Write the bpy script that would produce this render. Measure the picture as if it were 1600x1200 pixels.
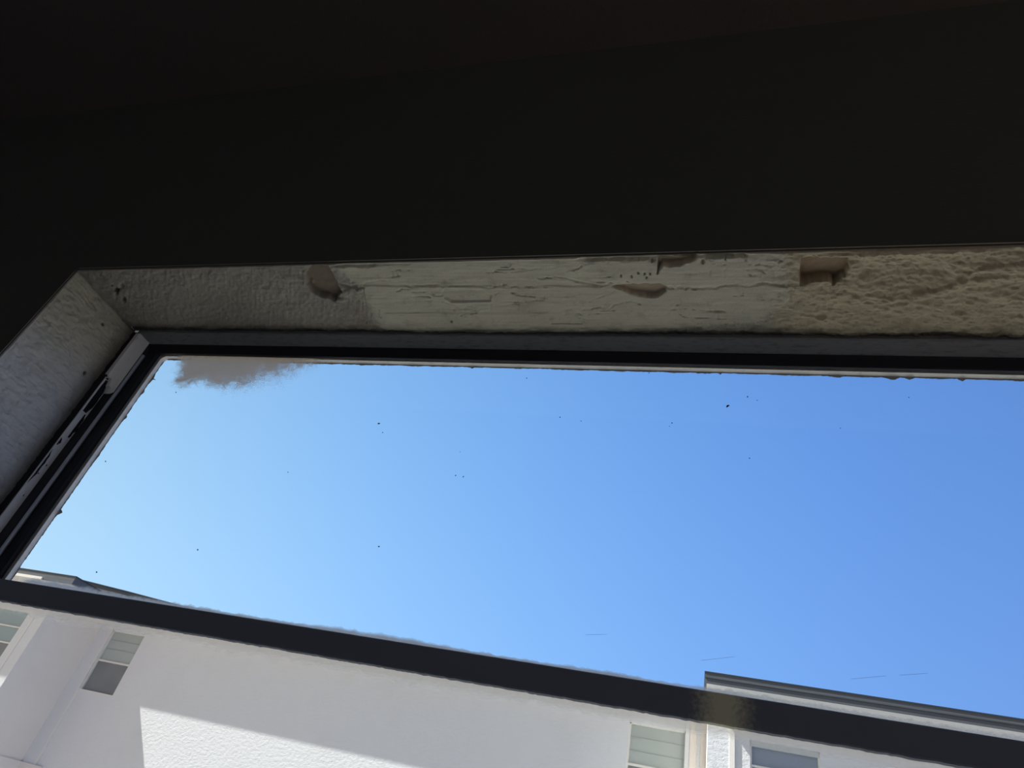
import bpy, bmesh, math
import numpy as np
from mathutils import Vector, Matrix

for o in list(bpy.data.objects):
    bpy.data.objects.remove(o)
SC = bpy.context.scene
COL = SC.collection

# ------------------------------------------------------------------ camera
# columns of R: camera right, up, back in world axes (X along the wall, Y outdoors, Z up)
R = np.array([[0.9566766, -0.0301495, 0.28958746],
              [0.20545615, -0.63482957, -0.74483501],
              [0.20629509, 0.77206374, -0.60113219]])
FPX = 1023.53
CAM = np.array([0.0, -0.5, 1.3])
cam_d = bpy.data.cameras.new('camera')
cam = bpy.data.objects.new('camera', cam_d)
COL.objects.link(cam)
m = Matrix([[R[0][0], R[0][1], R[0][2], CAM[0]],
            [R[1][0], R[1][1], R[1][2], CAM[1]],
            [R[2][0], R[2][1], R[2][2], CAM[2]],
            [0, 0, 0, 1]])
cam.matrix_world = m
cam_d.sensor_width = 36
cam_d.lens = FPX / 1600 * 36
cam_d.clip_start = 0.01
cam_d.clip_end = 400
SC.camera = cam

# ------------------------------------------------------------------ sky
world = bpy.data.worlds.new('world')
SC.world = world
world.use_nodes = True
nt = world.node_tree
nt.nodes.clear()
tc = nt.nodes.new('ShaderNodeTexCoord')
chan = []
for c0, g in ((-0.754, (-0.731, -0.416, -1.318)), (-0.607, (-0.605, 0.033, -0.771)), (-0.3856, (-0.270, 0.435, -0.264))):
    d = nt.nodes.new('ShaderNodeVectorMath'); d.operation = 'DOT_PRODUCT'
    nt.links.new(tc.outputs['Generated'], d.inputs[0]); d.inputs[1].default_value = g
    a = nt.nodes.new('ShaderNodeMath'); a.operation = 'ADD'; a.inputs[1].default_value = c0
    nt.links.new(d.outputs['Value'], a.inputs[0])
    e = nt.nodes.new('ShaderNodeMath'); e.operation = 'EXPONENT'
    nt.links.new(a.outputs[0], e.inputs[0])
    mn = nt.nodes.new('ShaderNodeMath'); mn.operation = 'MINIMUM'; mn.inputs[1].default_value = 1.1
    nt.links.new(e.outputs[0], mn.inputs[0])
    chan.append(mn)
cc = nt.nodes.new('ShaderNodeCombineColor')
for i in range(3):
    nt.links.new(chan[i].outputs[0], cc.inputs[i])
bg = nt.nodes.new('ShaderNodeBackground')
nt.links.new(cc.outputs[0], bg.inputs['Color'])
bg.inputs['Strength'].default_value = 1.07
out = nt.nodes.new('ShaderNodeOutputWorld')
nt.links.new(bg.outputs[0], out.inputs['Surface'])

# ------------------------------------------------------------------ sun
sd = bpy.data.lights.new('sun', 'SUN')
sd.energy = 10.5
sd.angle = 0.0093
sd.color = (1.0, 0.965, 0.895)
sun = bpy.data.objects.new('sun', sd)
COL.objects.link(sun)
sun.rotation_euler = Vector((3.6, 1.0, -4.45)).to_track_quat('-Z', 'Y').to_euler()
sun.location = (-20, -8, 25)

SC.view_settings.view_transform = 'Standard'
SC.view_settings.look = 'None'
SC.view_settings.exposure = 0.0
SC.view_settings.gamma = 1.0
SC.view_settings.use_curve_mapping = False

# ------------------------------------------------------------------ helpers
def empty(name, loc=(0, 0, 0)):
    o = bpy.data.objects.new(name, None)
    o.location = loc
    o.empty_display_size = 0.1
    COL.objects.link(o)
    return o

def link(name, me, mat, parent=None, smooth=False):
    o = bpy.data.objects.new(name, me)
    if mat is not None:
        me.materials.append(mat)
    COL.objects.link(o)
    if parent is not None:
        o.parent = parent
        o.matrix_parent_inverse = Matrix.Translation(-Vector(parent_loc(parent)))
    if smooth:
        for p in me.polygons:
            p.use_smooth = True
    return o

def parent_loc(p):
    v = Vector(p.location)
    q = p
    if q.parent is not None:
        # parts sit at the origin of their own mesh; only the root has a location
        v = Vector((0, 0, 0))
    return v

class MB:
    def __init__(self):
        self.v = []; self.f = []
    def box(self, x0, x1, y0, y1, z0, z1):
        n = len(self.v)
        self.v += [(x0, y0, z0), (x1, y0, z0), (x1, y1, z0), (x0, y1, z0), (x0, y0, z1), (x1, y0, z1), (x1, y1, z1), (x0, y1, z1)]
        self.f += [tuple(n + i for i in q) for q in ((3, 2, 1, 0), (4, 5, 6, 7), (0, 1, 5, 4), (1, 2, 6, 5), (2, 3, 7, 6), (3, 0, 4, 7))]
        return self
    def quad(self, *p):
        n = len(self.v)
        self.v += list(p); self.f.append(tuple(range(n, n + len(p))))
        return self
    def prism(self, pts, axis, a0, a1):
        """extrude the polygon pts along axis (0 x, 1 y, 2 z) from a0 to a1"""
        n = len(self.v); k = len(pts)
        for a in (a0, a1):
            for p in pts:
                q = list(p); q.insert(axis, a); self.v.append(tuple(q))
        self.f.append(tuple(range(n, n + k)))
        self.f.append(tuple(range(n + 2 * k - 1, n + k - 1, -1)))
        for i in range(k):
            j = (i + 1) % k
            self.f.append((n + i, n + k + i, n + k + j, n + j))
        return self
    def tube(self, p0, p1, r, seg=16):
        p0 = Vector(p0); p1 = Vector(p1); d = (p1 - p0).normalized()
        a = d.orthogonal().normalized(); b = d.cross(a)
        n = len(self.v)
        for p in (p0, p1):
            for i in range(seg):
                t = 2 * math.pi * i / seg
                self.v.append(tuple(p + a * r * math.cos(t) + b * r * math.sin(t)))
        for i in range(seg):
            j = (i + 1) % seg
            self.f.append((n + i, n + j, n + seg + j, n + seg + i))
        self.f.append(tuple(n + i for i in range(seg))[::-1])
        self.f.append(tuple(n + seg + i for i in range(seg)))
        return self
    def build(self, name, mat, parent=None, bevel=0, smooth=False):
        me = bpy.data.meshes.new(name)
        me.from_pydata(self.v, [], self.f)
        bm = bmesh.new(); bm.from_mesh(me)
        bmesh.ops.recalc_face_normals(bm, faces=bm.faces)
        bm.to_mesh(me); bm.free()
        me.update()
        o = link(name, me, mat, parent, smooth)
        if bevel:
            b = o.modifiers.new('bevel', 'BEVEL'); b.width = bevel; b.segments = 2; b.limit_method = 'ANGLE'
        return o

def tag(o, label=None, cat=None, group=None, kind=None):
    if label: o['label'] = label
    if cat: o['category'] = cat
    if group: o['group'] = group
    if kind: o['kind'] = kind
    return o

# ------------------------------------------------------------------ materials
def N(t, typ, **kw):
    n = t.nodes.new(typ)
    for k, v in kw.items():
        if k.startswith('i_'):
            n.inputs[k[2:].replace('_', ' ')].default_value = v
        else:
            setattr(n, k, v)
    return n

def mat(name, col, rough=0.8, metal=0.0, spec=0.3, bumps=(), blotch=None, attr=False):
    """bumps: (scale xyz, detail, distance); blotch: (scale, second colour, low, high)"""
    M = bpy.data.materials.new(name); M.use_nodes = True
    t = M.node_tree; b = t.nodes['Principled BSDF']
    b.inputs['Base Color'].default_value = (*col, 1)
    b.inputs['Roughness'].default_value = rough
    b.inputs['Metallic'].default_value = metal
    b.inputs['Specular IOR Level'].default_value = spec
    co = N(t, 'ShaderNodeTexCoord')
    cur = None
    if attr:
        a = N(t, 'ShaderNodeAttribute', attribute_name='tone')
        cur = a.outputs['Color']
    if blotch:
        sc, c2, lo, hi = blotch
        mp = N(t, 'ShaderNodeMapping'); mp.inputs['Scale'].default_value = sc
        t.links.new(co.outputs['Object'], mp.inputs['Vector'])
        nz = N(t, 'ShaderNodeTexNoise'); nz.inputs['Scale'].default_value = 1; nz.inputs['Detail'].default_value = 6; nz.inputs['Roughness'].default_value = 0.65
        t.links.new(mp.outputs[0], nz.inputs['Vector'])
        mr = N(t, 'ShaderNodeMapRange'); mr.inputs['From Min'].default_value = lo; mr.inputs['From Max'].default_value = hi
        t.links.new(nz.outputs['Fac'], mr.inputs['Value'])
        mx = N(t, 'ShaderNodeMix', data_type='RGBA')
        t.links.new(mr.outputs[0], mx.inputs['Factor'])
        if cur is not None: t.links.new(cur, mx.inputs['A'])
        else: mx.inputs['A'].default_value = (*col, 1)
        mx.inputs['B'].default_value = (*c2, 1)
        cur = mx.outputs['Result']
    if cur is not None:
        t.links.new(cur, b.inputs['Base Color'])
    prev = None
    for sc, det, dist in bumps:
        mp = N(t, 'ShaderNodeMapping'); mp.inputs['Scale'].default_value = sc
        t.links.new(co.outputs['Object'], mp.inputs['Vector'])
        nz = N(t, 'ShaderNodeTexNoise'); nz.inputs['Scale'].default_value = 1; nz.inputs['Detail'].default_value = det; nz.inputs['Roughness'].default_value = 0.6
        t.links.new(mp.outputs[0], nz.inputs['Vector'])
        bp = N(t, 'ShaderNodeBump'); bp.inputs['Distance'].default_value = dist; bp.inputs['Strength'].default_value = 1
        t.links.new(nz.outputs['Fac'], bp.inputs['Height'])
        if prev is not None: t.links.new(prev, bp.inputs['Normal'])
        prev = bp.outputs[0]
    if prev is not None:
        t.links.new(prev, b.inputs['Normal'])
    return M

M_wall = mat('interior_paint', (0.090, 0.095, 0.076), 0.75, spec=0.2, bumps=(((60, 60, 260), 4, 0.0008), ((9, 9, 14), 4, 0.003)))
M_room = mat('pale_room_paint', (0.84, 0.80, 0.72), 0.9)
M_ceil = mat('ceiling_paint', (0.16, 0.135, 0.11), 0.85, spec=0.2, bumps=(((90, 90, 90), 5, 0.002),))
M_floor = mat('floor_tile', (0.76, 0.72, 0.64), 0.6, bumps=(((30, 30, 30), 4, 0.001),))
M_plaster = mat('reveal_plaster', (0.4, 0.37, 0.3), 0.85, spec=0.15, attr=True, bumps=(((500, 500, 500), 4, 0.0005),), blotch=((45, 45, 45), (0.24, 0.21, 0.15), 0.55, 0.95))
M_alu = mat('frame_aluminium', (0.26, 0.265, 0.26), 0.5, 0.35, bumps=(((80, 900, 900), 3, 0.0003),), blotch=((60, 300, 300), (0.13, 0.13, 0.13), 0.5, 0.75))
M_track = mat('track_aluminium', (0.85, 0.84, 0.80), 0.5, 0.2, bumps=(((300, 300, 30), 3, 0.0003),), blotch=((250, 250, 40), (0.3, 0.3, 0.29), 0.6, 0.8))
M_chip_shade = mat('bare_metal_and_shade', (0.015, 0.015, 0.02), 0.6, 0.3)  # bare metal of the chips, also the painted shade strip under the head
M_dark = mat('dark_channel', (0.028, 0.03, 0.036), 0.55, 0.3, bumps=(((400, 400, 40), 3, 0.0004),))
M_ridge = mat('satin_metal', (0.55, 0.60, 0.66), 0.4, 0.5, bumps=(((300, 300, 60), 3, 0.0003),))
M_lip = mat('glazing_lip', (0.78, 0.71, 0.62), 0.6, 0.0, bumps=(((200, 200, 200), 3, 0.0005),), blotch=((60, 60, 60), (0.5, 0.45, 0.38), 0.55, 0.8))
M_fringe = mat('overspray_paint', (0.30, 0.29, 0.28), 0.9, 0.0, bumps=(((900, 900, 900), 3, 0.0004),))
M_speck = mat('dirt', (0.012, 0.01, 0.01), 0.9)
M_stucco = mat('white_stucco', (0.765, 0.79, 0.825), 0.9, spec=0.1, bumps=(((14, 14, 20), 5, 0.008), ((50, 50, 66), 4, 0.003)), blotch=((0.9, 0.9, 0.6), (0.72, 0.735, 0.755), 0.5, 0.8))
M_smooth = mat('smooth_stucco', (0.84, 0.79, 0.745), 0.9, spec=0.1, bumps=(((6, 6, 6), 4, 0.006),), blotch=((1.2, 1.2, 1.2), (0.78, 0.73, 0.69), 0.5, 0.8))
M_trimw = mat('white_trim', (0.82, 0.81, 0.77), 0.6)
M_fascia = mat('fascia_metal', (0.105, 0.12, 0.14), 0.6, 0.1, bumps=(((1, 30, 60), 3, 0.004),), blotch=((0.6, 3, 14), (0.085, 0.085, 0.085), 0.5, 0.8))
M_drip = mat('drip_edge', (0.035, 0.05, 0.065), 0.6, 0.1)
M_roof = mat('roofing', (0.09, 0.09, 0.09), 0.95, bumps=(((20, 20, 20), 4, 0.01),))
M_blind = mat('window_blind', (0.58, 0.62, 0.62), 0.7)
M_fold = mat('blind_fold', (0.46, 0.49, 0.49), 0.7)
M_blind2 = mat('blue_grey_blind', (0.30, 0.36, 0.44), 0.6)
M_screen = mat('insect_screen', (0.22, 0.24, 0.26), 0.7, blotch=((3, 3, 3), (0.27, 0.285, 0.3), 0.4, 0.7))
M_tealp = mat('dim_glass', (0.28, 0.38, 0.42), 0.25, 0.0, spec=0.6, blotch=((2.2, 2.2, 3.5), (0.10, 0.14, 0.14), 0.6, 0.68))
M_ground = mat('pale_concrete', (0.235, 0.24, 0.255), 0.95, blotch=((0.1, 0.1, 0.1), (0.19, 0.20, 0.19), 0.5, 0.6))

# meeting rail: dark metal with one pale olive patch
M_rail = bpy.data.materials.new('meeting_rail_paint'); M_rail.use_nodes = True
t = M_rail.node_tree; b = t.nodes['Principled BSDF']
b.inputs['Roughness'].default_value = 0.6; b.inputs['Specular IOR Level'].default_value = 0.3
co = N(t, 'ShaderNodeTexCoord')
mp = N(t, 'ShaderNodeMapping'); mp.inputs['Location'].default_value = (-0.019 * 40, 0, 0); mp.inputs['Scale'].default_value = (40, 0, 0)
t.links.new(co.outputs['Object'], mp.inputs['Vector'])
ln = N(t, 'ShaderNodeVectorMath', operation='LENGTH'); t.links.new(mp.outputs[0], ln.inputs[0])
nz = N(t, 'ShaderNodeTexNoise'); nz.inputs['Scale'].default_value = 260; nz.inputs['Detail'].default_value = 5
t.links.new(co.outputs['Object'], nz.inputs['Vector'])
ad = N(t, 'ShaderNodeMath', operation='MULTIPLY_ADD'); ad.inputs[1].default_value = 1.1
t.links.new(nz.outputs['Fac'], ad.inputs[0]); t.links.new(ln.outputs['Value'], ad.inputs[2])
mr = N(t, 'ShaderNodeMapRange'); mr.interpolation_type = 'SMOOTHSTEP'
mr.inputs['From Min'].default_value = 1.75; mr.inputs['From Max'].default_value = 0.7
t.links.new(ad.outputs[0], mr.inputs['Value'])
mx = N(t, 'ShaderNodeMix', data_type='RGBA')
mx.inputs['A'].default_value = (0.20, 0.215, 0.255, 1); mx.inputs['B'].default_value = (0.84, 0.80, 0.55, 1)
t.links.new(mr.outputs[0], mx.inputs['Factor']); t.links.new(mx.outputs['Result'], b.inputs['Base Color'])

# clear window glass with a faint film
def glass_mat(name, rough=0.0, tint=(0.97, 0.985, 0.98)):
    M = bpy.data.materials.new(name); M.use_nodes = True
    t = M.node_tree; t.nodes.clear()
    o = N(t, 'ShaderNodeOutputMaterial'); mix = N(t, 'ShaderNodeMixShader')
    tr = N(t, 'ShaderNodeBsdfTransparent'); tr.inputs[0].default_value = (*tint, 1)
    gl = N(t, 'ShaderNodeBsdfGlossy'); gl.inputs['Roughness'].default_value = rough
    lw_ = N(t, 'ShaderNodeLayerWeight'); lw_.inputs['Blend'].default_value = 0.5
    pw = N(t, 'ShaderNodeMath', operation='POWER'); pw.inputs[1].default_value = 5.0
    t.links.new(lw_.outputs['Facing'], pw.inputs[0])
    fr = N(t, 'ShaderNodeMath', operation='MULTIPLY_ADD'); fr.inputs[1].default_value = 0.9; fr.inputs[2].default_value = 0.03
    t.links.new(pw.outputs[0], fr.inputs[0])
    t.links.new(fr.outputs[0], mix.inputs[0]); t.links.new(tr.outputs[0], mix.inputs[1]); t.links.new(gl.outputs[0], mix.inputs[2])
    t.links.new(mix.outputs[0], o.inputs['Surface'])
    return M
M_glass = glass_mat('clear_glass')

def film_mat(name, col, build_alpha, transl=0.5):
    M = bpy.data.materials.new(name); M.use_nodes = True
    t = M.node_tree; t.nodes.clear()
    o = N(t, 'ShaderNodeOutputMaterial'); mix = N(t, 'ShaderNodeMixShader')
    tr = N(t, 'ShaderNodeBsdfTransparent')
    df = N(t, 'ShaderNodeBsdfDiffuse'); df.inputs[0].default_value = (*col, 1)
    tl = N(t, 'ShaderNodeBsdfTranslucent'); tl.inputs[0].default_value = (*col, 1)
    m2 = N(t, 'ShaderNodeMixShader'); m2.inputs[0].default_value = transl
    t.links.new(df.outputs[0], m2.inputs[1]); t.links.new(tl.outputs[0], m2.inputs[2])
    t.links.new(build_alpha(t), mix.inputs[0])
    t.links.new(tr.outputs[0], mix.inputs[1]); t.links.new(m2.outputs[0], mix.inputs[2])
    t.links.new(mix.outputs[0], o.inputs['Surface'])
    return M

def alpha_attr(scale, amount, lo, hi):
    def f(t):
        co = N(t, 'ShaderNodeTexCoord')
        a = N(t, 'ShaderNodeAttribute', attribute_name='tone')
        nz = N(t, 'ShaderNodeTexNoise'); nz.inputs['Scale'].default_value = scale; nz.inputs['Detail'].default_value = 6; nz.inputs['Roughness'].default_value = 0.7
        t.links.new(co.outputs['Object'], nz.inputs['Vector'])
        s = N(t, 'ShaderNodeMath', operation='MULTIPLY_ADD'); s.inputs[1].default_value = amount
        t.links.new(nz.outputs['Fac'], s.inputs[0]); t.links.new(a.outputs['Fac'], s.inputs[2])
        r = N(t, 'ShaderNodeMapRange'); r.inputs['From Min'].default_value = lo; r.inputs['From Max'].default_value = hi
        t.links.new(s.outputs[0], r.inputs['Value'])
        return r.outputs[0]
    return f
M_grime = film_mat('brown_grime', (0.58, 0.49, 0.40), alpha_attr(1100, 1.6, 1.0, 1.4), 0.55)
M_tan = film_mat('tan_overspray', (0.97, 0.86, 0.70), alpha_attr(60, 0.5, 0.3, 1.9), 0.75)
M_haze = film_mat('dried_film', (0.62, 0.62, 0.62), alpha_attr(160, 0.7, 0.55, 1.35), 0.6)

# ------------------------------------------------------------------ numeric noise
rng = np.random.default_rng(7)
_T = rng.random((256, 256))
def vn(x, y, seed=0):
    x = x + seed * 17.31; y = y + seed * 9.77
    xi = np.floor(x).astype(int); yi = np.floor(y).astype(int)
    fx = x - xi; fy = y - yi
    fx = fx * fx * (3 - 2 * fx); fy = fy * fy * (3 - 2 * fy)
    g = lambda a, b: _T[(a + seed * 31) % 256, b % 256]
    return (g(xi, yi) * (1 - fx) + g(xi + 1, yi) * fx) * (1 - fy) + (g(xi, yi + 1) * (1 - fx) + g(xi + 1, yi + 1) * fx) * fy
def fbm(x, y, o=4, seed=0):
    s = 0; a = 0.5; n = 0
    for k in range(o):
        s = s + a * vn(x, y, seed + k); n += a; a *= 0.5; x = x * 2.03; y = y * 2.03
    return s / n * 2 - 1
def ridge(x, y, o=3, seed=0):
    s = 0; a = 0.5; n = 0
    for k in range(o):
        s = s + a * (1 - np.abs(vn(x, y, seed + k) * 2 - 1)) ** 3; n += a; a *= 0.5; x = x * 2.1; y = y * 2.1
    return s / n
def sm(a, b, x):
    t = np.clip((x - a) / (b - a), 0, 1)
    return t * t * (3 - 2 * t)
def poly(u, v, P, soft=1.5, wob=0.0, seed=3):
    """soft mask of a polygon, 1 inside"""
    if wob:
        u = u + fbm(u / 9, v / 9, 3, seed) * wob; v = v + fbm(u / 7 + 50, v / 7, 3, seed + 5) * wob
    inside = np.zeros(u.shape, bool); dist = np.full(u.shape, 1e9)
    n = len(P)
    for i in range(n):
        x0, y0 = P[i]; x1, y1 = P[(i + 1) % n]
        dx, dy = x1 - x0, y1 - y0
        tt = np.clip(((u - x0) * dx + (v - y0) * dy) / (dx * dx + dy * dy + 1e-9), 0, 1)
        dist = np.minimum(dist, np.hypot(u - x0 - tt * dx, v - y0 - tt * dy))
        c = ((y0 > v) != (y1 > v)) & (u < (x1 - x0) * (v - y0) / (y1 - y0 + 1e-12) + x0)
        inside ^= c
    sdv = np.where(inside, dist, -dist)
    return sm(-soft, soft, sdv)
def line(u, v, P, w):
    """soft stroke along a polyline"""
    d = np.full(u.shape, 1e9)
    for (x0, y0), (x1, y1) in zip(P[:-1], P[1:]):
        dx, dy = x1 - x0, y1 - y0
        tt = np.clip(((u - x0) * dx + (v - y0) * dy) / (dx * dx + dy * dy + 1e-9), 0, 1)
        d = np.minimum(d, np.hypot(u - x0 - tt * dx, v - y0 - tt * dy))
    return 1 - sm(w * 0.4, w, d)
def photo_uv(P):
    q = (P - CAM) @ R
    return 800 - FPX * q[..., 0] / q[..., 2], 600 + FPX * q[..., 1] / q[..., 2]

def grid_mesh(name, P, tone, material, parent, flip=False, mask=None, smooth=True):
    ny, nx = P.shape[:2]
    idx = np.arange(nx * ny).reshape(ny, nx)
    q = np.stack([idx[:-1, :-1], idx[:-1, 1:], idx[1:, 1:], idx[1:, :-1]], -1)
    if mask is not None:
        q = q[mask[:-1, :-1]]
    q = q.reshape(-1, 4)
    if flip: q = q[:, ::-1]
    used, inv = np.unique(q, return_inverse=True)
    q = inv.reshape(-1, 4)
    V = P.reshape(-1, 3)[used]; T = tone.reshape(-1, 3)[used]
    me = bpy.data.meshes.new(name)
    me.vertices.add(len(V)); me.vertices.foreach_set('co', V.astype(np.float32).ravel())
    me.loops.add(q.size); me.loops.foreach_set('vertex_index', q.astype(np.int32).ravel())
    me.polygons.add(len(q))
    me.polygons.foreach_set('loop_start', np.arange(0, q.size, 4, dtype=np.int32))
    me.polygons.foreach_set('use_smooth', np.full(len(q), smooth))
    me.update(calc_edges=True); me.validate()
    at = me.color_attributes.new('tone', 'FLOAT_COLOR', 'POINT')
    at.data.foreach_set('color', np.c_[T, np.ones(len(T))].astype(np.float32).ravel())
    return link(name, me, material, parent)

# ------------------------------------------------------------------ room shell
XJ, XR = -0.9325, 0.62       # window jambs
ZS, ZSILL = 1.9012, 1.02     # soffit and sill
YF = 0.132                   # depth at which the metal frame starts
YO = 0.20                    # outdoor face of the wall
CEIL = 2.44
RX0, RX1, RY0 = -2.4, 2.1, -3.6

def top(name, kind='structure', loc=(0, 0, 0)):
    o = empty(name, loc); o['kind'] = kind
    return o

wi = MB(); wo = MB()
for y, ex, w in ((0.0, None, wi), (YO, 4.0, wo)):
    x0, x1, z0, z1 = (RX0, RX1, 0.0, CEIL) if ex is None else (-7, 7, -4.0, 3.4)
    e = 0 if ex is None else 0.012
    w.quad((x0, y, z0), (XJ - e, y, z0), (XJ - e, y, z1), (x0, y, z1))
    w.quad((XR + e, y, z0), (x1, y, z0), (x1, y, z1), (XR + e, y, z1))
    w.quad((XJ - e, y, ZS + e), (XR + e, y, ZS + e), (XR + e, y, z1), (XJ - e, y, z1))
    w.quad((XJ - e, y, z0), (XR + e, y, z0), (XR + e, y, ZSILL - e), (XJ - e, y, ZSILL - e))
# outdoor reveal up to the metal frame
e = 0.012
w.quad((XJ - e, YF, ZS + e), (XR + e, YF, ZS + e), (XR + e, YO, ZS + e), (XJ - e, YO, ZS + e))
w.quad((XJ - e, YF, ZSILL - e), (XR + e, YF, ZSILL - e), (XR + e, YO, ZSILL - e), (XJ - e, YO, ZSILL - e))
w.quad((XJ - e, YF, ZSILL - e), (XJ - e, YO, ZSILL - e), (XJ - e, YO, ZS + e), (XJ - e, YF, ZS + e))
w.quad((XR + e, YF, ZSILL - e), (XR + e, YO, ZSILL - e), (XR + e, YO, ZS + e), (XR + e, YF, ZS + e))
# sill and right reveal, out of sight
w = wi
w.quad((XJ, 0, ZSILL), (XR, 0, ZSILL), (XR, YF + 0.01, ZSILL), (XJ, YF + 0.01, ZSILL))
w.quad((XR, 0, ZSILL), (XR, YF + 0.01, ZSILL), (XR, YF + 0.01, ZS), (XR, 0, ZS))
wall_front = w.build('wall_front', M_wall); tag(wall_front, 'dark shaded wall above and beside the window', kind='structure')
wo.build('outdoor_face', M_stucco, wall_front)

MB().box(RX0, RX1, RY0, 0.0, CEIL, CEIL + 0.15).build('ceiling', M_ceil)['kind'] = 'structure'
MB().box(RX0, RX1, RY0, 0.0, -0.15, 0.0).build('floor', M_floor)['kind'] = 'structure'
MB().box(RX0 - 0.12, RX0, RY0, 0.0, -0.15, CEIL + 0.15).build('wall_left', M_room)['kind'] = 'structure'
MB().box(RX0, RX1, RY0 - 0.12, RY0, -0.15, CEIL + 0.15).build('wall_back', M_room)['kind'] = 'structure'
# glazed sliding opening added unseen in the right-hand wall to brighten the room
DY0, DY1, DZ = -3.3, -0.5, 2.2
wr = MB()
wr.box(RX1, RX1 + 0.12, RY0, DY0, -0.15, CEIL + 0.15); wr.box(RX1, RX1 + 0.12, DY1, 0.0, -0.15, CEIL + 0.15)
wr.box(RX1, RX1 + 0.12, DY0, DY1, DZ, CEIL + 0.15); wr.box(RX1, RX1 + 0.12, DY0, DY1, -0.15, 0.0)
wr.build('wall_right', M_room)['kind'] = 'structure'
dr = top('fill_door_1', loc=(RX1 + 0.05, DY0, 0))
df = MB()
for y0_, y1_ in ((DY0, DY0 + 0.05), (-1.93, -1.87), (DY1 - 0.05, DY1)): df.box(RX1 + 0.03, RX1 + 0.08, y0_, y1_, 0.0, DZ)
df.box(RX1 + 0.03, RX1 + 0.08, DY0 + 0.05, DY1 - 0.05, DZ - 0.05, DZ); df.box(RX1 + 0.03, RX1 + 0.08, DY0 + 0.05, DY1 - 0.05, 0.0, 0.06)
df.build('fill_door_frame', M_alu, dr)
MB().box(RX1 + 0.05, RX1 + 0.056, DY0 + 0.05, DY1 - 0.05, 0.06, DZ - 0.05).build('fill_door_glass', M_glass, dr)

# ---- window head underside: plaster with knife-laid spackle, holes and caulk
NX, NY = 1500, 116
X = np.linspace(XJ, XR, NX)[None, :].repeat(NY, 0)
Y = np.linspace(0.0, YF + 0.004, NY)[:, None].repeat(NX, 1)
P = np.stack([X, Y, np.full_like(X, ZS)], -1)
u, v = photo_uv(P)
top_v = v[0][None, :]; bot_v = photo_uv(np.stack([X[0], np.full(NX, YF), np.full(NX, ZS)], -1))[1][None, :]
fr = np.clip((v - top_v) / (bot_v - top_v), 0, 1.1)
SP = [(560, 395), (1225, 380), (1232, 470), (1180, 500), (1060, 512), (900, 522), (640, 520), (600, 512), (585, 492), (572, 470), (566, 445), (540, 430), (525, 412), (530, 395)]
sp = poly(u, v, SP, 2.5, 4, 11)
rightz = sm(1190, 1240, u + fbm(u / 15, v / 9, 2, 2) * 15)
leftz = np.clip(1 - sp - rightz, 0, 1)
h = np.zeros_like(u)            # + hangs down into the room, - is recessed up
h += leftz * (0.0013 * ridge(u / 7, v / 26, 3, 4) + 0.0014 * ridge(u / 30, v / 8, 3, 8) + 0.0012 * fbm(u / 5, v / 4, 3, 9) + 0.0014 * fbm(u / 30, v / 16, 3, 10))
# spackle: flat courses with feathered knife edges
c1 = 446 + 1.6 * fbm(u / 60, v * 0, 3, 21); c2 = 487 + 1.2 * fbm(u / 70, v * 0, 3, 22)
courses = 0.0012 * sm(-1.0, 1.0, v - c1) * (1 - sm(930, 960, u)) * sm(556, 566, u) + 0.0008 * sm(-0.8, 0.8, v - c2) * (1 - sm(852, 862, u)) * sm(598, 606, u)
h += sp * (0.0012 + courses + 0.0004 * fbm(u / 70, v / 2.4, 3, 31) + 0.0007 * fbm(u / 22, v / 9, 4, 32))
cr = ridge(u / 26, v / 7, 3, 41)
patchy = sm(0.0, 0.35, fbm(u / 55, v / 22, 2, 44))
h -= sp * patchy * 0.0018 * sm(0.55, 0.8, cr)
for L, wd, dp in (
        ([(520, 440), (545, 446), (566, 448)], 4.5, 0.0040), ([(566, 448), (572, 470), (590, 482), (596, 495)], 2.2, 0.0022),
        ([(570, 444), (600, 436), (640, 446), (690, 444)], 2.2, 0.0016), ([(470, 418), (474, 430), (480, 438)], 2.5, 0.0020),
        ([(690, 446), (760, 447), (830, 446)], 1.6, 0.0016), ([(840, 434), (868, 432), (900, 438), (935, 446), (965, 444)], 2.0, 0.0022),
        ([(910, 482), (935, 477), (950, 480), (985, 470), (1000, 476)], 2.4, 0.0022), ([(978, 470), (986, 486)], 2.4, 0.0016),
        ([(1042, 449), (1100, 450), (1142, 446), (1200, 442), (1232, 444)], 3.6, 0.0030), ([(920, 470), (950, 458), (962, 452)], 1.5, 0.0012),
        ([(900, 412), (960, 405), (1020, 399)], 1.4, 0.0014), ([(800, 424), (880, 414), (950, 408)], 1.3, 0.0010),
        ([(1110, 420), (1109, 430)], 2.6, 0.0014), ([(1133, 420), (1131, 432)], 2.0, 0.0014), ([(1186, 405), (1188, 432)], 3.0, 0.0012),
        ([(767, 458), (767, 484)], 1.2, 0.0010), ([(692, 468), (720, 480), (764, 481)], 1.4, 0.0009), ([(1115, 478), (1122, 497)], 4, 0.0012)):
    h -= 0.85 * dp * (0.55 + 0.45 * fbm(u / 14, v / 9, 2, 53)) * line(u + fbm(u / 6, v / 6, 3, 51) * 3.0, v + fbm(u / 7, v / 7, 3, 52) * 3.2, L, wd * 0.8)
# oval thumb-smoothed dab
ov = poly(u, v, [(691, 455), (696, 449), (754, 451), (767, 459), (767, 469), (706, 470), (697, 464)], 1.2)
h -= 0.0016 * ov
h += 0.0008 * line(u, v, [(697, 465), (706, 471), (767, 470)], 2.0)
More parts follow.
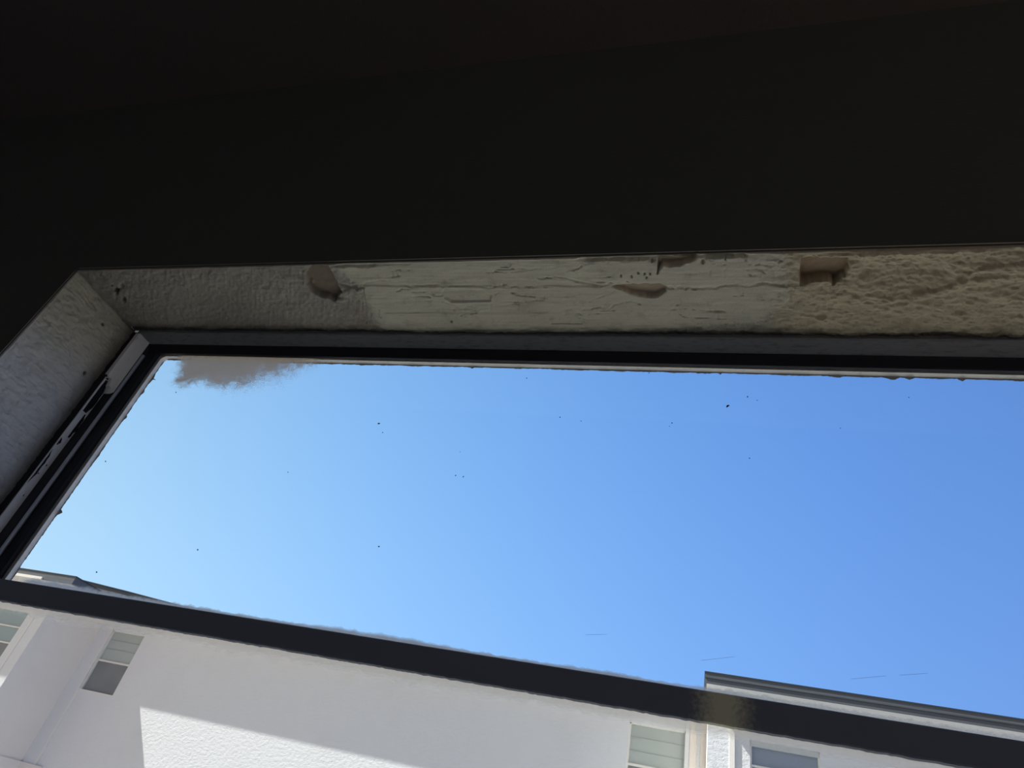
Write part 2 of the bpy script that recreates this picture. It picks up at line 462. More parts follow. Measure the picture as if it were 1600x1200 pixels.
# holes and hollows
holes = (
    ([(477, 428), (487, 414), (512, 414), (521, 430), (527, 446), (534, 455), (528, 462), (523, 471), (514, 464), (500, 462), (489, 456), (480, 445)], 1.4, 1.2, 0.0085),
    ([(957, 447), (976, 444), (1030, 443), (1042, 449), (1040, 455), (1026, 463), (1010, 463), (990, 459), (975, 453)], 2.2, 1.5, 0.0065),
    ([(1027, 427), (1028, 403), (1092, 397), (1085, 405), (1062, 413), (1046, 416), (1036, 413), (1030, 420)], 1.6, 1.2, 0.0100),
    ([(1252, 402), (1325, 401), (1327, 418), (1320, 430), (1307, 440), (1300, 444), (1299, 438), (1294, 435), (1280, 437), (1250, 442), (1249, 424)], 1.4, 1.2, 0.0110),
)
hm = np.zeros_like(u)
for H, soft, wb, dp in holes:
    k = poly(u, v, H, soft, wb, 61)
    vv = np.array(H)[:, 1]; lo, hi = vv.min(), vv.max()
    slope = 0.55 + 0.45 * sm(lo, hi, v)
    h = h * (1 - k) - k * (dp * slope + 0.0006 * fbm(u / 9, v / 6, 3, 62))
    hm = np.maximum(hm, k)
# crumbled chunks beside the first hole
for (cx, cy, rx, ry) in ((545, 456, 8, 7), (560, 458, 7, 9), (534, 468, 10, 4), (486, 443, 3, 5), (476, 442, 2, 4)):
    d = np.hypot((u - cx) / rx, (v - cy) / ry)
    h += 0.0022 * (1 - sm(0.3, 1.1, d + 0.25 * fbm(u / 4, v / 4, 3, 66)))
# broken strip along the room edge
for (a0, a1, dp) in ((525, 590, 0.0035), (590, 640, 0.0015), (905, 1165, 0.0045), (1100, 1180, 0.002)):
    edge = sm(a0 - 6, a0 + 8, u) * (1 - sm(a1 - 8, a1 + 6, u))
    k = edge * (1 - sm(0.035, 0.07, fr + 0.03 * fbm(u / 14, v / 6, 3, 71)))
    h = h - dp * k
# right side: coarse trowelled plaster
rz = 0.0036 * fbm(u / 34, v / 12, 5, 81) + 0.0022 * ridge(u / 18, v / 7, 3, 83) + 0.0014 * fbm(u / 6, v / 4, 3, 84)
rz -= 0.0050 * poly(u, v, [(1345, 410), (1400, 400), (1470, 405), (1480, 425), (1445, 448), (1400, 456), (1365, 448), (1340, 432)], 12)
rz += 0.0026 * line(u, v, [(1334, 466), (1358, 463), (1392, 468)], 6)
rz += 0.0036 * line(u, v, [(1432, 462), (1470, 452), (1488, 447), (1512, 428), (1540, 417), (1600, 413)], 7)
rz += 0.0016 * line(u, v, [(1300, 402), (1400, 392), (1600, 386)], 5)
rz += 0.0018 * line(u, v, [(1500, 438), (1560, 436), (1600, 434)], 6)
h += rightz * (1 - hm) * (rz + 0.0010)
# pin holes in the spackle
for (cx, cy) in ((987, 431), (1007, 427), (1010, 433), (1016, 427), (997, 426), (1018, 408), (970, 430), (1098, 408), (1133, 404), (182, 454), (194, 468), (190, 447), (706, 500)):
    rr = 1.6 if cx > 300 else 4.5
    if (cx, cy) == (1098, 408): rr = 3.2
    h -= 0.0035 * (1 - sm(0.5, 1.2, np.hypot((u - cx) / rr, (v - cy) / (rr * 1.2)) + 0.3 * fbm(u / 3, v / 3, 2, 90)))
# lumpy caulk where the plaster meets the frame
cz = sm(0.88, 0.93, fr + 0.012 * fbm(u / 20, v * 0, 3, 95)) * (1 - leftz * 0.6)
h += cz * 0.0016 * fbm(u / 22, v / 4, 4, 96)
h -= 0.0035 * sm(0.945, 0.975, fr + 0.02 * fbm(u / 30, v * 0, 3, 97))
# corner crease with the jamb, room edge kept thin
h += 0.0012 * (1 - sm(0, 0.014, X - XJ)) * fbm(u / 5, v / 5, 3, 99)
h *= sm(-0.002, 0.05, fr) * 0.9 + 0.1
h[:3, :] += 0.0008 * (1 + fbm(u[0] / 12, u[0] * 0, 4, 101)) + 0.0005 * fbm(u[0] / 3, u[0] * 0, 2, 102)
P[..., 2] = ZS - h
P[0, :, 1] = -0.0004; P[0, :, 2] = ZS + 0.004
base = np.array([0.31, 0.28, 0.22]); cs = np.array([0.52, 0.475, 0.355]); crt = np.array([0.48, 0.40, 0.265])
sps = poly(u, v, SP, 16, 9, 15); sps = np.clip(sps * 0.75 + sp * 0.25, 0, 1)
rzs = sm(1170, 1260, u + fbm(u / 15, v / 9, 2, 2) * 25) * (1 - sps); lzs = np.clip(1 - sps - rzs, 0, 1)
tone = base * lzs[..., None] + cs * sps[..., None] + crt * rzs[..., None]
tot = (lzs + sps + rzs)[..., None]
tone = tone / np.maximum(tot, 0.3)
tone = tone * (1 + 0.12 * fbm(u / 40, v / 18, 4, 111))[..., None]
pk = poly(u, v, [(760, 452), (852, 450), (850, 486), (768, 486)], 4, 3, 12) * 0.5 + poly(u, v, [(545, 480), (575, 480), (580, 512), (565, 512)], 3, 2, 13)
tone = tone * (1 - pk[..., None] * np.array([0.02, 0.08, 0.06]))
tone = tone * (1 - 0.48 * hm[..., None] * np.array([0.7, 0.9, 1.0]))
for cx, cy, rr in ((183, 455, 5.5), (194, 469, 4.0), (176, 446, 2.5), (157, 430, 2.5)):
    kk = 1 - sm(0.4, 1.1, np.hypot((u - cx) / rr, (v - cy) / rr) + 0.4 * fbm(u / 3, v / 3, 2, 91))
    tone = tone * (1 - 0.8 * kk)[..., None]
# shade beside the metal frame, painted into the plaster tone
frame_shade = sm(0.86, 1.0, fr + 0.05 * fbm(u / 18, v / 5, 4, 121))
tone = tone * (1 - 0.72 * frame_shade)[..., None]
spm = sp > 0.5
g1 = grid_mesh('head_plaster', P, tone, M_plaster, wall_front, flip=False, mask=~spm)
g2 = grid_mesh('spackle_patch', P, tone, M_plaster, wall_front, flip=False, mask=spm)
g1['label'] = 'rough taupe plaster under the window head with holes'
g2['label'] = 'smooth grey-beige knife-laid spackle with ridges'

# ---- left jamb plaster
NZ, NJ = 760, 120
Z = np.linspace(ZSILL, ZS + 0.001, NZ)[None, :].repeat(NJ, 0)
Y = np.linspace(0.0, YF + 0.004, NJ)[:, None].repeat(NZ, 1)
P = np.stack([np.full_like(Z, XJ), Y, Z], -1)
u, v = photo_uv(P)
a = Y * 1000; c = Z * 1000
h = 0.0021 * ridge(a / 30 + c / 90 + fbm(a / 20, c / 20, 2, 209), c / 10, 3, 201) + 0.0019 * fbm(a / 10, c / 7, 4, 202) + 0.0012 * ridge(a / 12, c / 22, 2, 205)
h += 0.0020 * fbm(a / 50, c / 45, 2, 203)
topc = sm(1.80, 1.88, Z)
h += topc * 0.0012 * ridge(a / 12, c / 16, 3, 207)
for (y_, z_, r_) in ((0.085, 1.868, 3.0), (0.113, 1.79, 3.4)):
    h -= 0.004 * (1 - sm(0.4, 1.1, np.hypot((a - y_ * 1000) / r_, (c - z_ * 1000) / r_)))
h *= sm(-2, 7, a) * 0.9 + 0.1
h[:3, :] += 0.0010 * (1 + fbm(c[0] / 14, c[0] * 0, 4, 211))
P[..., 0] = XJ + h
P[0, :, 1] = -0.0004; P[0, :, 0] = XJ - 0.004
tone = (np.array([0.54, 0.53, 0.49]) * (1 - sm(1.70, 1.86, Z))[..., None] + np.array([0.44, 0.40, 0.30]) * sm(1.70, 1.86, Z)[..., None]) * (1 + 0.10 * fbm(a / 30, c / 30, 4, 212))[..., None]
frame_shade = sm(0.100, 0.134, Y + 0.003 * fbm(c / 15, a / 6, 3, 213))
tone = tone * (1 - 0.6 * frame_shade)[..., None]  # shade next to the frame is darkened into the jamb colour
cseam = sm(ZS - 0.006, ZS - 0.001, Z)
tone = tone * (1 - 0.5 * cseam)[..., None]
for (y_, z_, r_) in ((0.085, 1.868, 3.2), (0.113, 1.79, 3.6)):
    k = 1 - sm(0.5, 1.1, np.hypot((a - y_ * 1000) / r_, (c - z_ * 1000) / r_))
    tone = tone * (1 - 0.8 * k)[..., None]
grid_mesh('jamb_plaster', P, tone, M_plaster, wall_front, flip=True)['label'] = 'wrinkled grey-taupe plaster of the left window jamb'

# ------------------------------------------------------------------ the window
win = top('window_1', loc=(XJ, YF, ZSILL)); win['label'] = 'dark metal single-hung window with upper pane of blue sky'
YG = 0.16                                   # upper glass
UL, UT = 0.059, 0.030                       # how far the frame stands in from jamb and head
xl, xr_, zt = XJ + UL, XR - UL, ZS - UT
# head member: room-facing face, flush underside back to the glass
hd = MB()
hd.prism([(0.1340, ZS + 0.012), (0.1340, ZS - 0.0030), (0.1352, ZS - 0.0046), (0.1490, ZS - 0.0158), (0.1505, ZS - 0.0185), (0.1540, ZS - 0.0292), (0.1550, ZS - 0.0302), (YG - 0.002, ZS - 0.0300), (YG - 0.002, ZS + 0.012)], 0, XJ + 0.012, XR - 0.004)
hd.build('head_frame', M_alu, win)
hstrip = MB()
hstrip.prism([(0.1488, ZS - 0.0162), (0.1502, ZS - 0.0186), (0.1536, ZS - 0.0296), (0.1548, ZS - 0.0310), (YG - 0.0005, ZS - 0.0308), (YG - 0.0005, ZS - 0.0290), (0.1560, ZS - 0.0180)], 0, XJ + 0.03, XR - 0.02)
hstrip.build('head_shade_strip', M_chip_shade, win)  # dark strip stands in for shade on the lower head face
# left jamb: screen track flange, channel, satin ridge, stop
# stepped jamb member: each tread looks back into the room, each riser looks across the window
jf = MB()
prof = [(-0.010, 0.1340), (0.0135, 0.1340), (0.0150, 0.1350), (0.0155, 0.1480), (0.0300, 0.1482), (0.0335, 0.1495)]
prof += [(0.0345 + 0.0015 * math.sin(t), 0.1515 + 0.004 * (1 - math.cos(t))) for t in (0.3, 0.8, 1.2)]
prof += [(0.0362, 0.1555), (0.0520, 0.1560), (0.0525, 0.1552), (0.0540, 0.1552), (0.0560, 0.1575), (0.0582, 0.1592), (-0.010, 0.1592)]
jf.prism([(XJ + a_, b_) for a_, b_ in prof], 2, ZSILL, ZS - 0.004)
jf.build('jamb_frame', M_dark, win)
tk = MB()
tk.box(XJ + 0.0150, XJ + 0.0166, 0.1345, 0.1478, ZSILL, 1.797)
tk.box(XJ + 0.0150, XJ + 0.0172, 0.1337, 0.1345, ZSILL, 1.800)
track = tk.build('screen_track', M_track, win); track['label'] = 'pale grey chipped screen track along the jamb'
rdg = MB()
rp = [(0.0335, 0.1492)] + [(0.0335 + 0.0032 * math.sin(t), 0.1524 - 0.0032 * math.cos(t)) for t in np.linspace(0.2, 2.6, 9)] + [(0.0335, 0.1560)]
rdg.prism([(XJ + a_, b_) for a_, b_ in rp], 2, ZSILL, 1.862)
rdg.build('jamb_ridge', M_ridge, win, smooth=False)
eb = MB()
zz = [(0.1338, 1.806), (0.1370, 1.800), (0.1395, 1.802), (0.1415, 1.789), (0.1440, 1.786), (0.1462, 1.776), (0.1480, 1.781)]
n_ = len(zz)
for i in range(n_ - 1):
    (ya, za), (yb, zb_) = zz[i], zz[i + 1]
    fa = (ya - 0.1338) / 0.0142; fb = (yb - 0.1338) / 0.0142
    ua, ub = 0.0170 + 0.0165 * fa ** 1.3, 0.0170 + 0.0165 * fb ** 1.3
    eb.quad((XJ + ua, ya, za), (XJ + ub, yb, zb_), (XJ + ub, yb, ZS - 0.006), (XJ + ua, ya, ZS - 0.006))
    eb.quad((XJ + 0.010, ya, za), (XJ + 0.010, yb, zb_), (XJ + ub, yb, zb_), (XJ + ua, ya, za))
eb.quad((XJ + 0.010, 0.1338, 1.806), (XJ + 0.017, 0.1338, 1.806), (XJ + 0.017, 0.1338, ZS - 0.006), (XJ + 0.010, 0.1338, ZS - 0.006))
eb.build('track_end_block', M_track, win)
# chips of missing paint on the track, each a thin dark plate lying on it
def flake(name, pts, x, parent, material, th=0.0005):
    mbx = MB(); mbx.prism(pts, 0, x, x + th)
    return mbx.build(name, material, parent)
rg = np.random.default_rng(5)
for z0, z1, a0, a1 in ((1.735, 1.796, 0.1362, 0.1465), (1.606, 1.664, 0.1352, 0.1385), (1.672, 1.684, 0.1352, 0.1390), (1.690, 1.7325, 0.1425, 0.1475)):
    n = 11; zs = np.linspace(z0, z1, n)
    L = [(a0 + rg.uniform(-.0002, .0002), z) for z in zs]
    Rr = [(a1 - 0.0028 * abs(2 * i / (n - 1) - 1) ** 2 + rg.uniform(-.0012, .0008), z) for i, z in enumerate(zs)][::-1]
    flake('paint_chip', L + Rr, XJ + 0.0166, track, M_chip_shade)
for zc, yc, r in ((1.640, 0.1425, 0.0011), (1.625, 0.1400, 0.0009), (1.590, 0.1420, 0.0009)):
    flake('paint_chip', [(yc + 0.7 * r * math.cos(t), zc + 1.6 * r * math.sin(t)) for t in np.linspace(0, 5.4, 7)], XJ + 0.0166, track, M_chip_shade)
# right jamb and sill of the frame, outside the photo
MB().box(XR - 0.05, XR + 0.010, 0.1355, 0.1740, ZSILL - 0.01, ZS + 0.01).build('jamb_channel', M_dark, win)
MB().box(XJ, XR, 0.1355, 0.1740, ZSILL - 0.01, ZSILL + 0.035).build('sill_frame', M_alu, win)
# outer glazing lip just beyond the glass, with a rounded corner
rc = 0.010; segs = 8
inner = []; outer = []
def lip_loop(off, r):
    pts = [(xl + off, ZSILL + 0.03)]
    for i in range(segs + 1):
        t = math.pi - (math.pi / 2) * i / segs
        pts.append((xl + off + r + r * math.cos(t), zt - off - r + r * math.sin(t)))
    pts.append((xr_ - off, zt - off)); pts.append((xr_ - off, ZSILL + 0.03))
    return pts
I = lip_loop(0.0, rc); O = lip_loop(-0.028, rc + 0.028)
lp = MB()
for i in range(len(I) - 1):
    A, B, C_, D_ = I[i], I[i + 1], O[i + 1], O[i]
    for y in (YG + 0.0032, YG + 0.0110):
        lp.quad((A[0], y, A[1]), (B[0], y, B[1]), (C_[0], y, C_[1]), (D_[0], y, D_[1]))
    lp.quad((A[0], YG + 0.0032, A[1]), (B[0], YG + 0.0032, B[1]), (B[0], YG + 0.0110, B[1]), (A[0], YG + 0.0110, A[1]))
    lp.quad((D_[0], YG + 0.0032, D_[1]), (C_[0], YG + 0.0032, C_[1]), (C_[0], YG + 0.0110, C_[1]), (D_[0], YG + 0.0110, D_[1]))
lip = lp.build('glazing_lip', M_lip, win); lip['label'] = 'beige strip edging the upper glass'

# panes
pane = MB().box(xl - 0.008, xr_ + 0.008, YG, YG + 0.003, 1.455, zt + 0.008).build('upper_pane', M_glass, win)
low = MB().box(xl - 0.008, xr_ + 0.008, 0.1462, 0.1487, ZSILL + 0.03, 1.452).build('lower_pane', M_glass, win)
# meeting rail
xs = np.linspace(XJ + 0.030, XR - 0.045, 520)
rl = MB()
secs = []
for i, x in enumerate(xs):
    jag = 0.0006 * float(fbm(np.array(x * 180.0), np.array(0.0), 3, 301)) + 0.0004 * float(fbm(np.array(x * 600.0), np.array(0.0), 2, 303))
    if x < XJ + 0.1: jag *= 2.6
    zb = 1.4487 + jag
    secs.append([(x, 0.1382, 1.4730), (x, 0.1392, 1.4742), (x, 0.1560, 1.4742), (x, 0.1560, 1.4490 + 0.004), (x, 0.1460, zb), (x, 0.1392, zb + 0.0002), (x, 0.1382, zb + 0.0015)])
k = len(secs[0])
for s_ in secs: rl.v += s_
for i in range(len(secs) - 1):
    for j in range(k):
        jj = (j + 1) % k
        rl.f.append((i * k + j, i * k + jj, (i + 1) * k + jj, (i + 1) * k + j))
rl.f.append(tuple(range(k))[::-1]); rl.f.append(tuple((len(secs) - 1) * k + j for j in range(k)))
rail = rl.build('meeting_rail', M_rail, win); rail['label'] = 'near-black meeting rail with an olive patch'

# ragged paint left on the glass along the lip
def fringe(name, pts, y, parent, material=None):
    mbx = MB()
    for (x0, z0, x1, z1, w0, w1, nx_, nz_) in pts:
        a_ = (x0, y, z0); b_ = (x1, y, z1)
        mbx.quad(a_, b_, (x1 + nx_ * w1, y, z1 + nz_ * w1), (x0 + nx_ * w0, y, z0 + nz_ * w0))
        y2 = y - 0.0003
        mbx.quad((x0, y2, z0), (x1, y2, z1), (x1 + nx_ * w1, y2, z1 + nz_ * w1), (x0 + nx_ * w0, y2, z0 + nz_ * w0))
        mbx.quad((x0 + nx_ * w0, y, z0 + nz_ * w0), (x1 + nx_ * w1, y, z1 + nz_ * w1), (x1 + nx_ * w1, y2, z1 + nz_ * w1), (x0 + nx_ * w0, y2, z0 + nz_ * w0))
    return mbx.build(name, material or M_fringe, parent)
def at_glass(px, py, y=YG):
    r = R @ np.array([(px - 800) / FPX, -(py - 600) / FPX, -1.0])
    return CAM + r * ((y - CAM[1]) / r[1])
flk_t = [(at_glass(px, 585, YG + 0.0108)[0], wd, dp) for px, wd, dp in ((1308, .006, .0022), (1393, .008, .0036), (1420, .005, .0036), (1500, .004, .003), (425, .02, .001), (640, .015, .0012), (970, .008, .0014), (560, .006, .001), (1090, .003, .0018), (735, .003, .0018), (1125, .001, .003))]
flk_l = [(at_glass(89, 800, YG + 0.0108)[2], .004, .0065), (at_glass(212, 612, YG + 0.0108)[2], .005, .0030), (at_glass(194, 652, YG + 0.0108)[2], .004, .0030), (at_glass(230, 592, YG + 0.0108)[2], .01, .0028), (at_glass(150, 712, YG + 0.0108)[2], .004, .0010)]
def wtop(x):
    w0 = 0.0019 + 0.0011 * float(fbm(np.array(x * 60.0), np.array(0.3), 3, 311)) + 0.0013 * float(fbm(np.array(x * 420.0), np.array(0.3), 3, 312))
    for c0, wd, dp in flk_t:
        w0 += dp * max(0, 1 - abs(x - c0) / wd) ** 0.7
    return max(w0, 0.0003)
def wleft(z):
    w0 = 0.0014 + 0.0010 * float(fbm(np.array(z * 70.0), np.array(0.9), 3, 321)) + 0.0010 * float(fbm(np.array(z * 400.0), np.array(0.9), 3, 322))
    for c0, wd, dp in flk_l:
        w0 += dp * max(0, 1 - abs(z - c0) / wd) ** 0.6
    return max(w0, 0.0003)
yf = YG + 0.0108
tp = []; xs = np.linspace(xl + 0.004, xr_, 900)
ww = [wtop(x) for x in xs]
for i in range(len(xs) - 1):
    tp.append((xs[i], zt + 0.0004, xs[i + 1], zt + 0.0004, ww[i] + 0.0004, ww[i + 1] + 0.0004, 0, -1))
f1 = fringe('paint_fringe', tp, yf, lip)
tp = []; zs = np.linspace(1.468, zt - 0.002, 520)
ww = [wleft(z) for z in zs]
for i in range(len(zs) - 1):
    tp.append((xl - 0.0004, zs[i], xl - 0.0004, zs[i + 1], ww[i] + 0.0004, ww[i + 1] + 0.0004, 1, 0))
f2 = fringe('paint_fringe', tp, yf, lip)

# specks on the glass
specks = [((1137, 634.5), 2.9, 1.5, 0.6), ((1168, 620), 1.1, 1.1, 0), ((1183, 625.5), .8, .7, 0), ((592, 662), 2.2, .8, 0.2), ((598, 676), 1.2, .5, 0.3),
          ((712, 743), 1.2, .8, 0.5), ((724, 745), 1.6, .6, 0.9), ((1050, 661), 1.2, .8, .2), ((309, 859), 1.2, 1.2, 0), ((592, 854), 1.6, 1.0, 0), ((875, 652), .9, .9, 0),
          ((908, 658), .8, .7, 0), ((1171, 716), 1.0, .9, 0), ((165, 721), 1.1, 1.0, 0), ((151, 894), 1.3, 1.2, 0), ((1321, 587.5), 1.0, .9, 0), ((1014, 583), .8, .8, 0),
          ((275, 613), .9, .9, 0), ((719, 706), .6, .6, 0), ((1420, 621), .9, .8, 0), ((1313, 669), .7, .7, 0), ((823, 591), 1.0, .7, 0), ((450, 738), .8, .8, 0), ((1046, 666), .7, .6, 0), ((241, 593), 2.6, .5, -0.2)]
for i, ((px, py), ra, rb, an) in enumerate(specks):
    cpt = at_glass(px, py)
    pu = at_glass(px + 1, py) - cpt; pv = at_glass(px, py + 1) - cpt
    bmx = MB(); n = 10; top_ = []
    for j in range(n):
        t_ = 2 * math.pi * j / n
        rr = 1 + 0.18 * math.sin(3 * t_ + i)
        a_ = ra * rr * math.cos(t_); b_ = rb * rr * math.sin(t_)
        uu = a_ * math.cos(an) + b_ * math.sin(an); vv_ = -a_ * math.sin(an) + b_ * math.cos(an)
        q = cpt + pu * uu + pv * vv_
        top_.append((q[0], q[2]))
    ctr = (cpt[0], cpt[2])
    n0 = len(bmx.v)
    bmx.v += [(x, YG - 0.0001, z) for x, z in top_] + [(cpt[0], YG - 0.0001 - 0.0009 * min(ra, 2), cpt[2])]
    bmx.f += [(n0 + j, n0 + (j + 1) % n, n0 + n) for j in range(n)] + [tuple(range(n0, n0 + n))]
    bmx.build('dirt_speck', M_speck, pane)

# grime smear in the top-left corner and dried film above the rail
def film(name, x0, x1, z0, z1, nx_, nz_, fn, material, y):
    X_ = np.linspace(x0, x1, nx_)[None, :].repeat(nz_, 0); Z_ = np.linspace(z0, z1, nz_)[:, None].repeat(nx_, 1)
    P_ = np.stack([X_, np.full_like(X_, y), Z_], -1)
    uu, vv_ = photo_uv(P_)
    a_ = fn(X_, Z_, uu, vv_)
    return grid_mesh(name, P_, np.repeat(a_[..., None], 3, -1), material, pane, smooth=False)
def smear(X_, Z_, uu, vv_):
    a_ = poly(uu, vv_, [(284, 552), (276, 600), (292, 601), (312, 594), (345, 597), (380, 592), (412, 580), (440, 572), (485, 562), (500, 552)], 18, 7, 401)
    a_ = a_ + 0.55 * poly(uu, vv_, [(330, 560), (330, 604), (370, 612), (440, 596), (500, 566), (530, 560)], 22, 8, 402) * (1 - a_)
    return a_ * (0.80 + 0.18 * fbm(X_ * 90, Z_ * 90, 3, 403))
film('grime_smear', xl + 0.006, -0.50, 1.77, zt, 240, 120, smear, M_grime, YG - 0.0006)['label'] = 'brown grime smear in the top corner of the glass'
def dried(X_, Z_, uu, vv_):
    zl = Z_ - 1.4790
    hgt = 0.0065 + 0.003 * fbm(X_ * 14, X_ * 0, 3, 411) + 0.0020 * fbm(X_ * 130, X_ * 0, 3, 412)
    hgt = hgt + 0.010 * (1 - sm(-0.80, -0.66, X_)) * (0.6 + 0.4 * fbm(X_ * 60, X_ * 0, 3, 413))
    k_ = 1 - sm(0.25, 1.0, zl / hgt)
    k_ = k_ * (1 - 0.45 * sm(-0.1, 0.15, X_)) * (1 - 0.75 * (1 - sm(-0.845, -0.825, X_)))
    return k_ * 1.0
film('dried_film', xl + 0.002, xr_, 1.474, 1.515, 700, 60, dried, M_haze, YG - 0.0009)['label'] = 'pale dried film on the glass just above the rail'
def tan(X_, Z_, uu, vv_):
    d_ = (1.4487 - Z_) / (0.013 + 0.004 * fbm(X_ * 12, X_ * 0, 3, 421))
    return (1 - sm(0.2, 1.0, d_ + 0.25 * fbm(X_ * 60, Z_ * 60, 3, 422)))
pane_up = pane; pane = low
film('overspray_film', xl + 0.002, xr_, 1.428, 1.450, 700, 40, tan, M_tan, 0.1457)['label'] = 'thin tan overspray on the glass under the rail'
pane = pane_up
# faint scratches
for (A, B) in (((1095, 1032), (1148, 1026)), ((1330, 1061), (1385, 1056)), ((1405, 1055), (1450, 1052)), ((915, 992), (948, 991))):
    a_ = at_glass(*A, YG - 0.0003); b_ = at_glass(*B, YG - 0.0003)
    MB().tube(tuple(a_), tuple(b_), 0.00009, 6).build('scratch', M_fringe, pane)

# ------------------------------------------------------------------ the block across the way
S = 1.2
def bw(x, y, z): return (S * x, S * y - 0.5, S * z + 1.3)
class WB(MB):
    def b(self, x0, x1, y0, y1, z0, z1):
        p = bw(x0, y0, z0); q = bw(x1, y1, z1)
        return self.box(p[0], q[0], p[1], q[1], p[2], q[2])
ZB = -4.4            # bottom of the block in its own units
BL = empty('apartment_building', bw(-5, 10.5, ZB))
tag(BL, 'white stucco apartment building with grey flat-roof fascia seen through the window', 'building')
HB, HT = 2.43, 2.56  # eave bottom and top
# main wall
mw = WB()
mw.b(-10.33, -10.05, 10, 10.3, ZB, HB)
mw.b(-10.05, -9.32, 10.02, 10.3, ZB, 1.155); mw.b(-10.05, -9.32, 10.02, 10.3, 2.165, HB)
mw.b(-9.32, -0.92, 10, 10.3, ZB, HB)
mw.b(-0.92, -0.175, 10.02, 10.3, ZB, 1.155); mw.b(-0.92, -0.175, 10.02, 10.3, 2.165, HB)
mw.b(-0.175, 0.5, 10, 10.3, ZB, HB)
mw.build('main_wall', M_stucco, BL)
WB().b(0.02, 0.5, 9.985, 10.0, ZB, HB).build('wall_trim', M_smooth, BL)
WB().b(-0.115, -0.035, 9.985, 10.0, ZB, HB).build('wall_trim', M_smooth, BL)
MB_ = WB(); MB_.b(-10.065, -10.045, 9.995, 10.02, ZB, HB); MB_.build('corner_bead', M_trimw, BL)
# left bay
lb = WB()
lb.b(-10.55, -10.331, 8.87, 9.1, ZB, HB)
lb.b(-10.73, -10.55, 8.89, 9.1, ZB, HB)
lb.b(-12.2, -10.73, 8.89, 9.1, ZB, 0.75); lb.b(-12.2, -10.73, 8.89, 9.1, 1.975, HB)
lb.b(-15, -12.2, 8.87, 9.1, ZB, HB)
lb.build('bay_wall', M_stucco, BL)
WB().b(-10.5, -10.33, 8.872, 10.0, ZB, HB).build('bay_side_wall', M_smooth, BL)
WB().b(-10.56, -10.54, 8.862, 8.89, ZB, HB).build('corner_bead', M_trimw, BL)
# right bay
rb = WB()
rb.b(0.094, 0.341, 8.87, 9.1, ZB, HB)
rb.b(0.398, 0.566, 8.885, 9.1, ZB, HB)
rb.b(0.566, 1.31, 8.885, 9.1, ZB, 0.75); rb.b(0.566, 1.31, 8.885, 9.1, 1.96, HB)
rb.b(1.31, 7, 8.87, 9.1, ZB, HB)
rb.build('bay_wall', M_stucco, BL)
WB().b(0.0945, 0.4, 9.1, 10.0, ZB, HB).build('bay_side_wall', M_smooth, BL)
WB().b(0.341, 0.398, 8.862, 9.1, ZB, HB).build('wall_trim', M_trimw, BL)
# belt courses low on the walls
WB().b(-10.33, -9.9, 9.97, 10.0, -0.14, 0.02).b(-10.328, -10.30, 8.87, 10.0, -0.14, 0.02).build('belt_course', M_smooth, BL)
# eaves: soffit, fascia and drip edge of each roof piece
def eave(x0, x1, yf, yb):
    WB().b(x0 + 0.02, x1 - 0.02, yf + 0.02, yb, HB, HB + 0.03).build('soffit', M_trimw, BL)
    f = WB().b(x0, x1, yf, yf + 0.02, HB - 0.004, HT - 0.012)
    f.b(x0, x0 + 0.02, yf + 0.02, yb, HB - 0.004, HT - 0.012); f.b(x1 - 0.02, x1, yf + 0.02, yb, HB - 0.004, HT - 0.012)
    f.build('fascia', M_fascia, BL)
    WB().b(x0 - 0.006, x1 + 0.006, yf - 0.006, yb, HT - 0.016, HT).build('drip_edge', M_drip, BL)
    WB().b(x0, x1, yf, yf + 0.0, HT, HT + 0.001)
eave(-15, -9.885, 8.57, 9.72)
eave(-15, 7, 9.70, 14.0)
eave(0.046, 7, 8.57, 9.72)
WB().b(-15, -10.53, 8.545, 8.57, HB - 0.012, HB + 0.032).build('gutter_trim', M_trimw, BL)
WB().b(0.05, 7, 8.562, 8.57, HB + 0.052, HB + 0.060).build('fascia_seam', M_drip, BL)
# low sloping roof rising behind the eave at the left
rs = MB()
p_ = [(-14.9, 2.57), (-14.9, 2.95), (-12.1, 2.955), (-11.2, 2.905), (-10.1, 2.83), (-8.9, 2.735), (-7.9, 2.655), (-6.6, 2.57)]
rs.prism([(S * x, S * z + 1.3) for x, z in p_], 1, S * 9.9 - 0.5, S * 13.9 - 0.5)
rs.build('roof_slope', M_fascia, BL)
pe = MB()
q_ = p_[1:]
pe.prism([(S * x, S * z + 1.3) for x, z in q_] + [(S * x, S * (z - 0.014) + 1.3) for x, z in q_[::-1]], 1, S * 9.885 - 0.5, S * 9.9 - 0.5)
pe.build('roof_edge_strip', M_drip, BL)

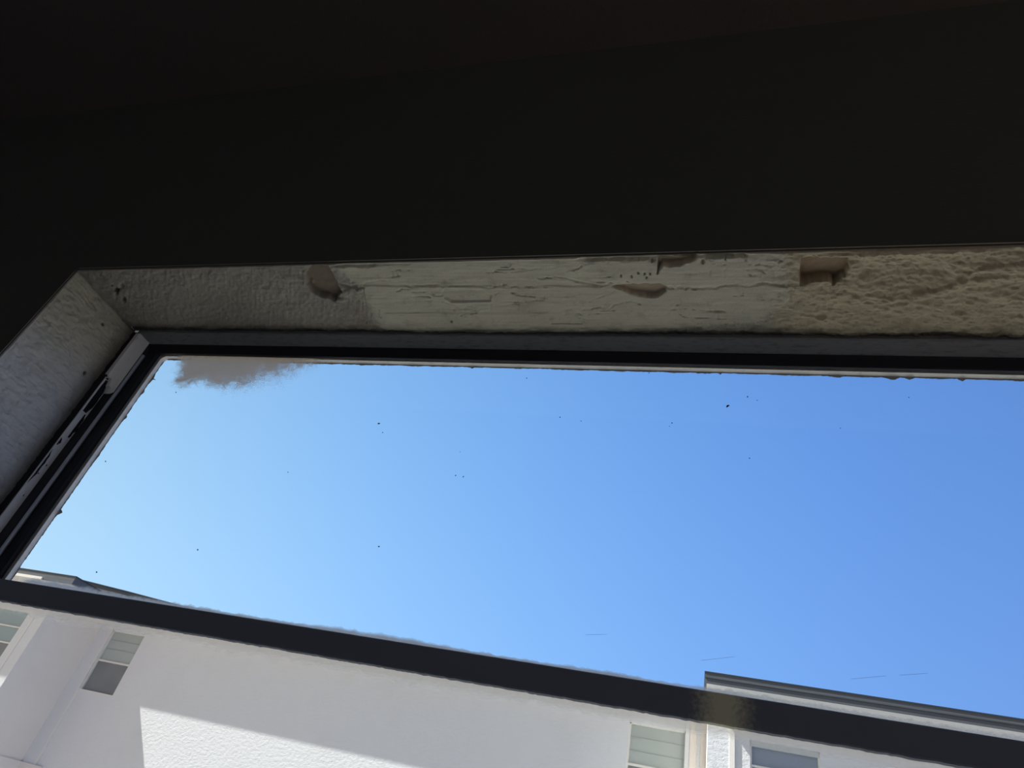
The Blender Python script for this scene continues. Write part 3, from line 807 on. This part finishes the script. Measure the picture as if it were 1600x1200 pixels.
# windows of the block
def dh_window(x0, x1, z0, z1, y, zm, folds, frame_m, top_m):
    f = WB(); t_ = 0.022
    f.b(x0, x0 + t_, y, y + 0.06, z0, z1); f.b(x1 - t_ * .4, x1, y, y + 0.06, z0, z1)
    f.b(x0, x1, y, y + 0.06, z1 - t_ * .5, z1); f.b(x0 - .01, x1 + .01, y - 0.015, y + 0.06, z0, z0 + t_)
    fr_ = f.build('window', frame_m, BL)
    WB().b(x0 + 0.004, x1 - 0.004, y + 0.012, y + 0.035, zm - 0.016, zm + 0.012).build('sash_bar', M_trimw, fr_)
    bl = WB().b(x0 + 0.008, x1 - 0.008, y + 0.05, y + 0.056, zm, z1 - 0.004)
    bl.build('blind', top_m, fr_)
    fl = WB()
    for z in folds: fl.b(x0 + 0.012, x1 - 0.012, y + 0.042, y + 0.050, z - 0.004, z + 0.003)
    fl.build('blind_fold', M_fold, fr_)
    WB().b(x0 + 0.006, x1 - 0.006, y + 0.036, y + 0.042, z0 + t_, zm - 0.01).build('insect_screen', M_screen, fr_)
    WB().b(x0 + 0.006, x1 - 0.006, y + 0.028, y + 0.031, zm, z1).build('pane', M_glass, fr_)
    return fr_
dh_window(-10.05, -9.32, 1.155, 2.165, 10.03, 1.665, (2.02, 1.87), M_trimw, M_blind)
dh_window(-0.92, -0.175, 1.155, 2.165, 10.03, 1.665, (2.01, 1.84), M_trimw, M_blind)
def lite_window(x0, x1, z0, z1, y, bars, pane_m, low_m):
    f = WB(); t_ = 0.02
    f.b(x0, x0 + t_, y, y + 0.06, z0, z1); f.b(x1 - t_, x1, y, y + 0.06, z0, z1)
    f.b(x0, x1, y, y + 0.06, z1 - t_, z1); f.b(x0, x1, y, y + 0.06, z0, z0 + t_)
    fr_ = f.build('window', M_trimw, BL)
    for z in bars: WB().b(x0 + 0.01, x1 - 0.01, y - 0.002, y + 0.03, z - 0.010, z + 0.010).build('sash_bar', M_trimw, fr_)
    lim = [z1] + list(bars) + [z0]
    for i_ in range(len(lim) - 1):
        WB().b(x0 + 0.006, x1 - 0.006, y + 0.030, y + 0.036, lim[i_ + 1], lim[i_]).build('pane', low_m if i_ == len(lim) - 2 else pane_m, fr_)
    return fr_
lite_window(-12.2, -10.73, 0.75, 1.975, 8.905, (1.712, 1.460), M_tealp, M_screen)
lw = lite_window(0.566, 1.31, 0.75, 1.96, 8.905, (1.700, 1.450), M_blind2, M_screen)
WB().b(0.572, 1.304, 8.90, 8.93, 1.90, 1.955).build('window_header', M_blind, lw)

# ------------------------------------------------------------------ outdoors
MB().box(-80, 80, 0.2, 90, -4.2, -4.0).build('ground', M_ground)['kind'] = 'structure'
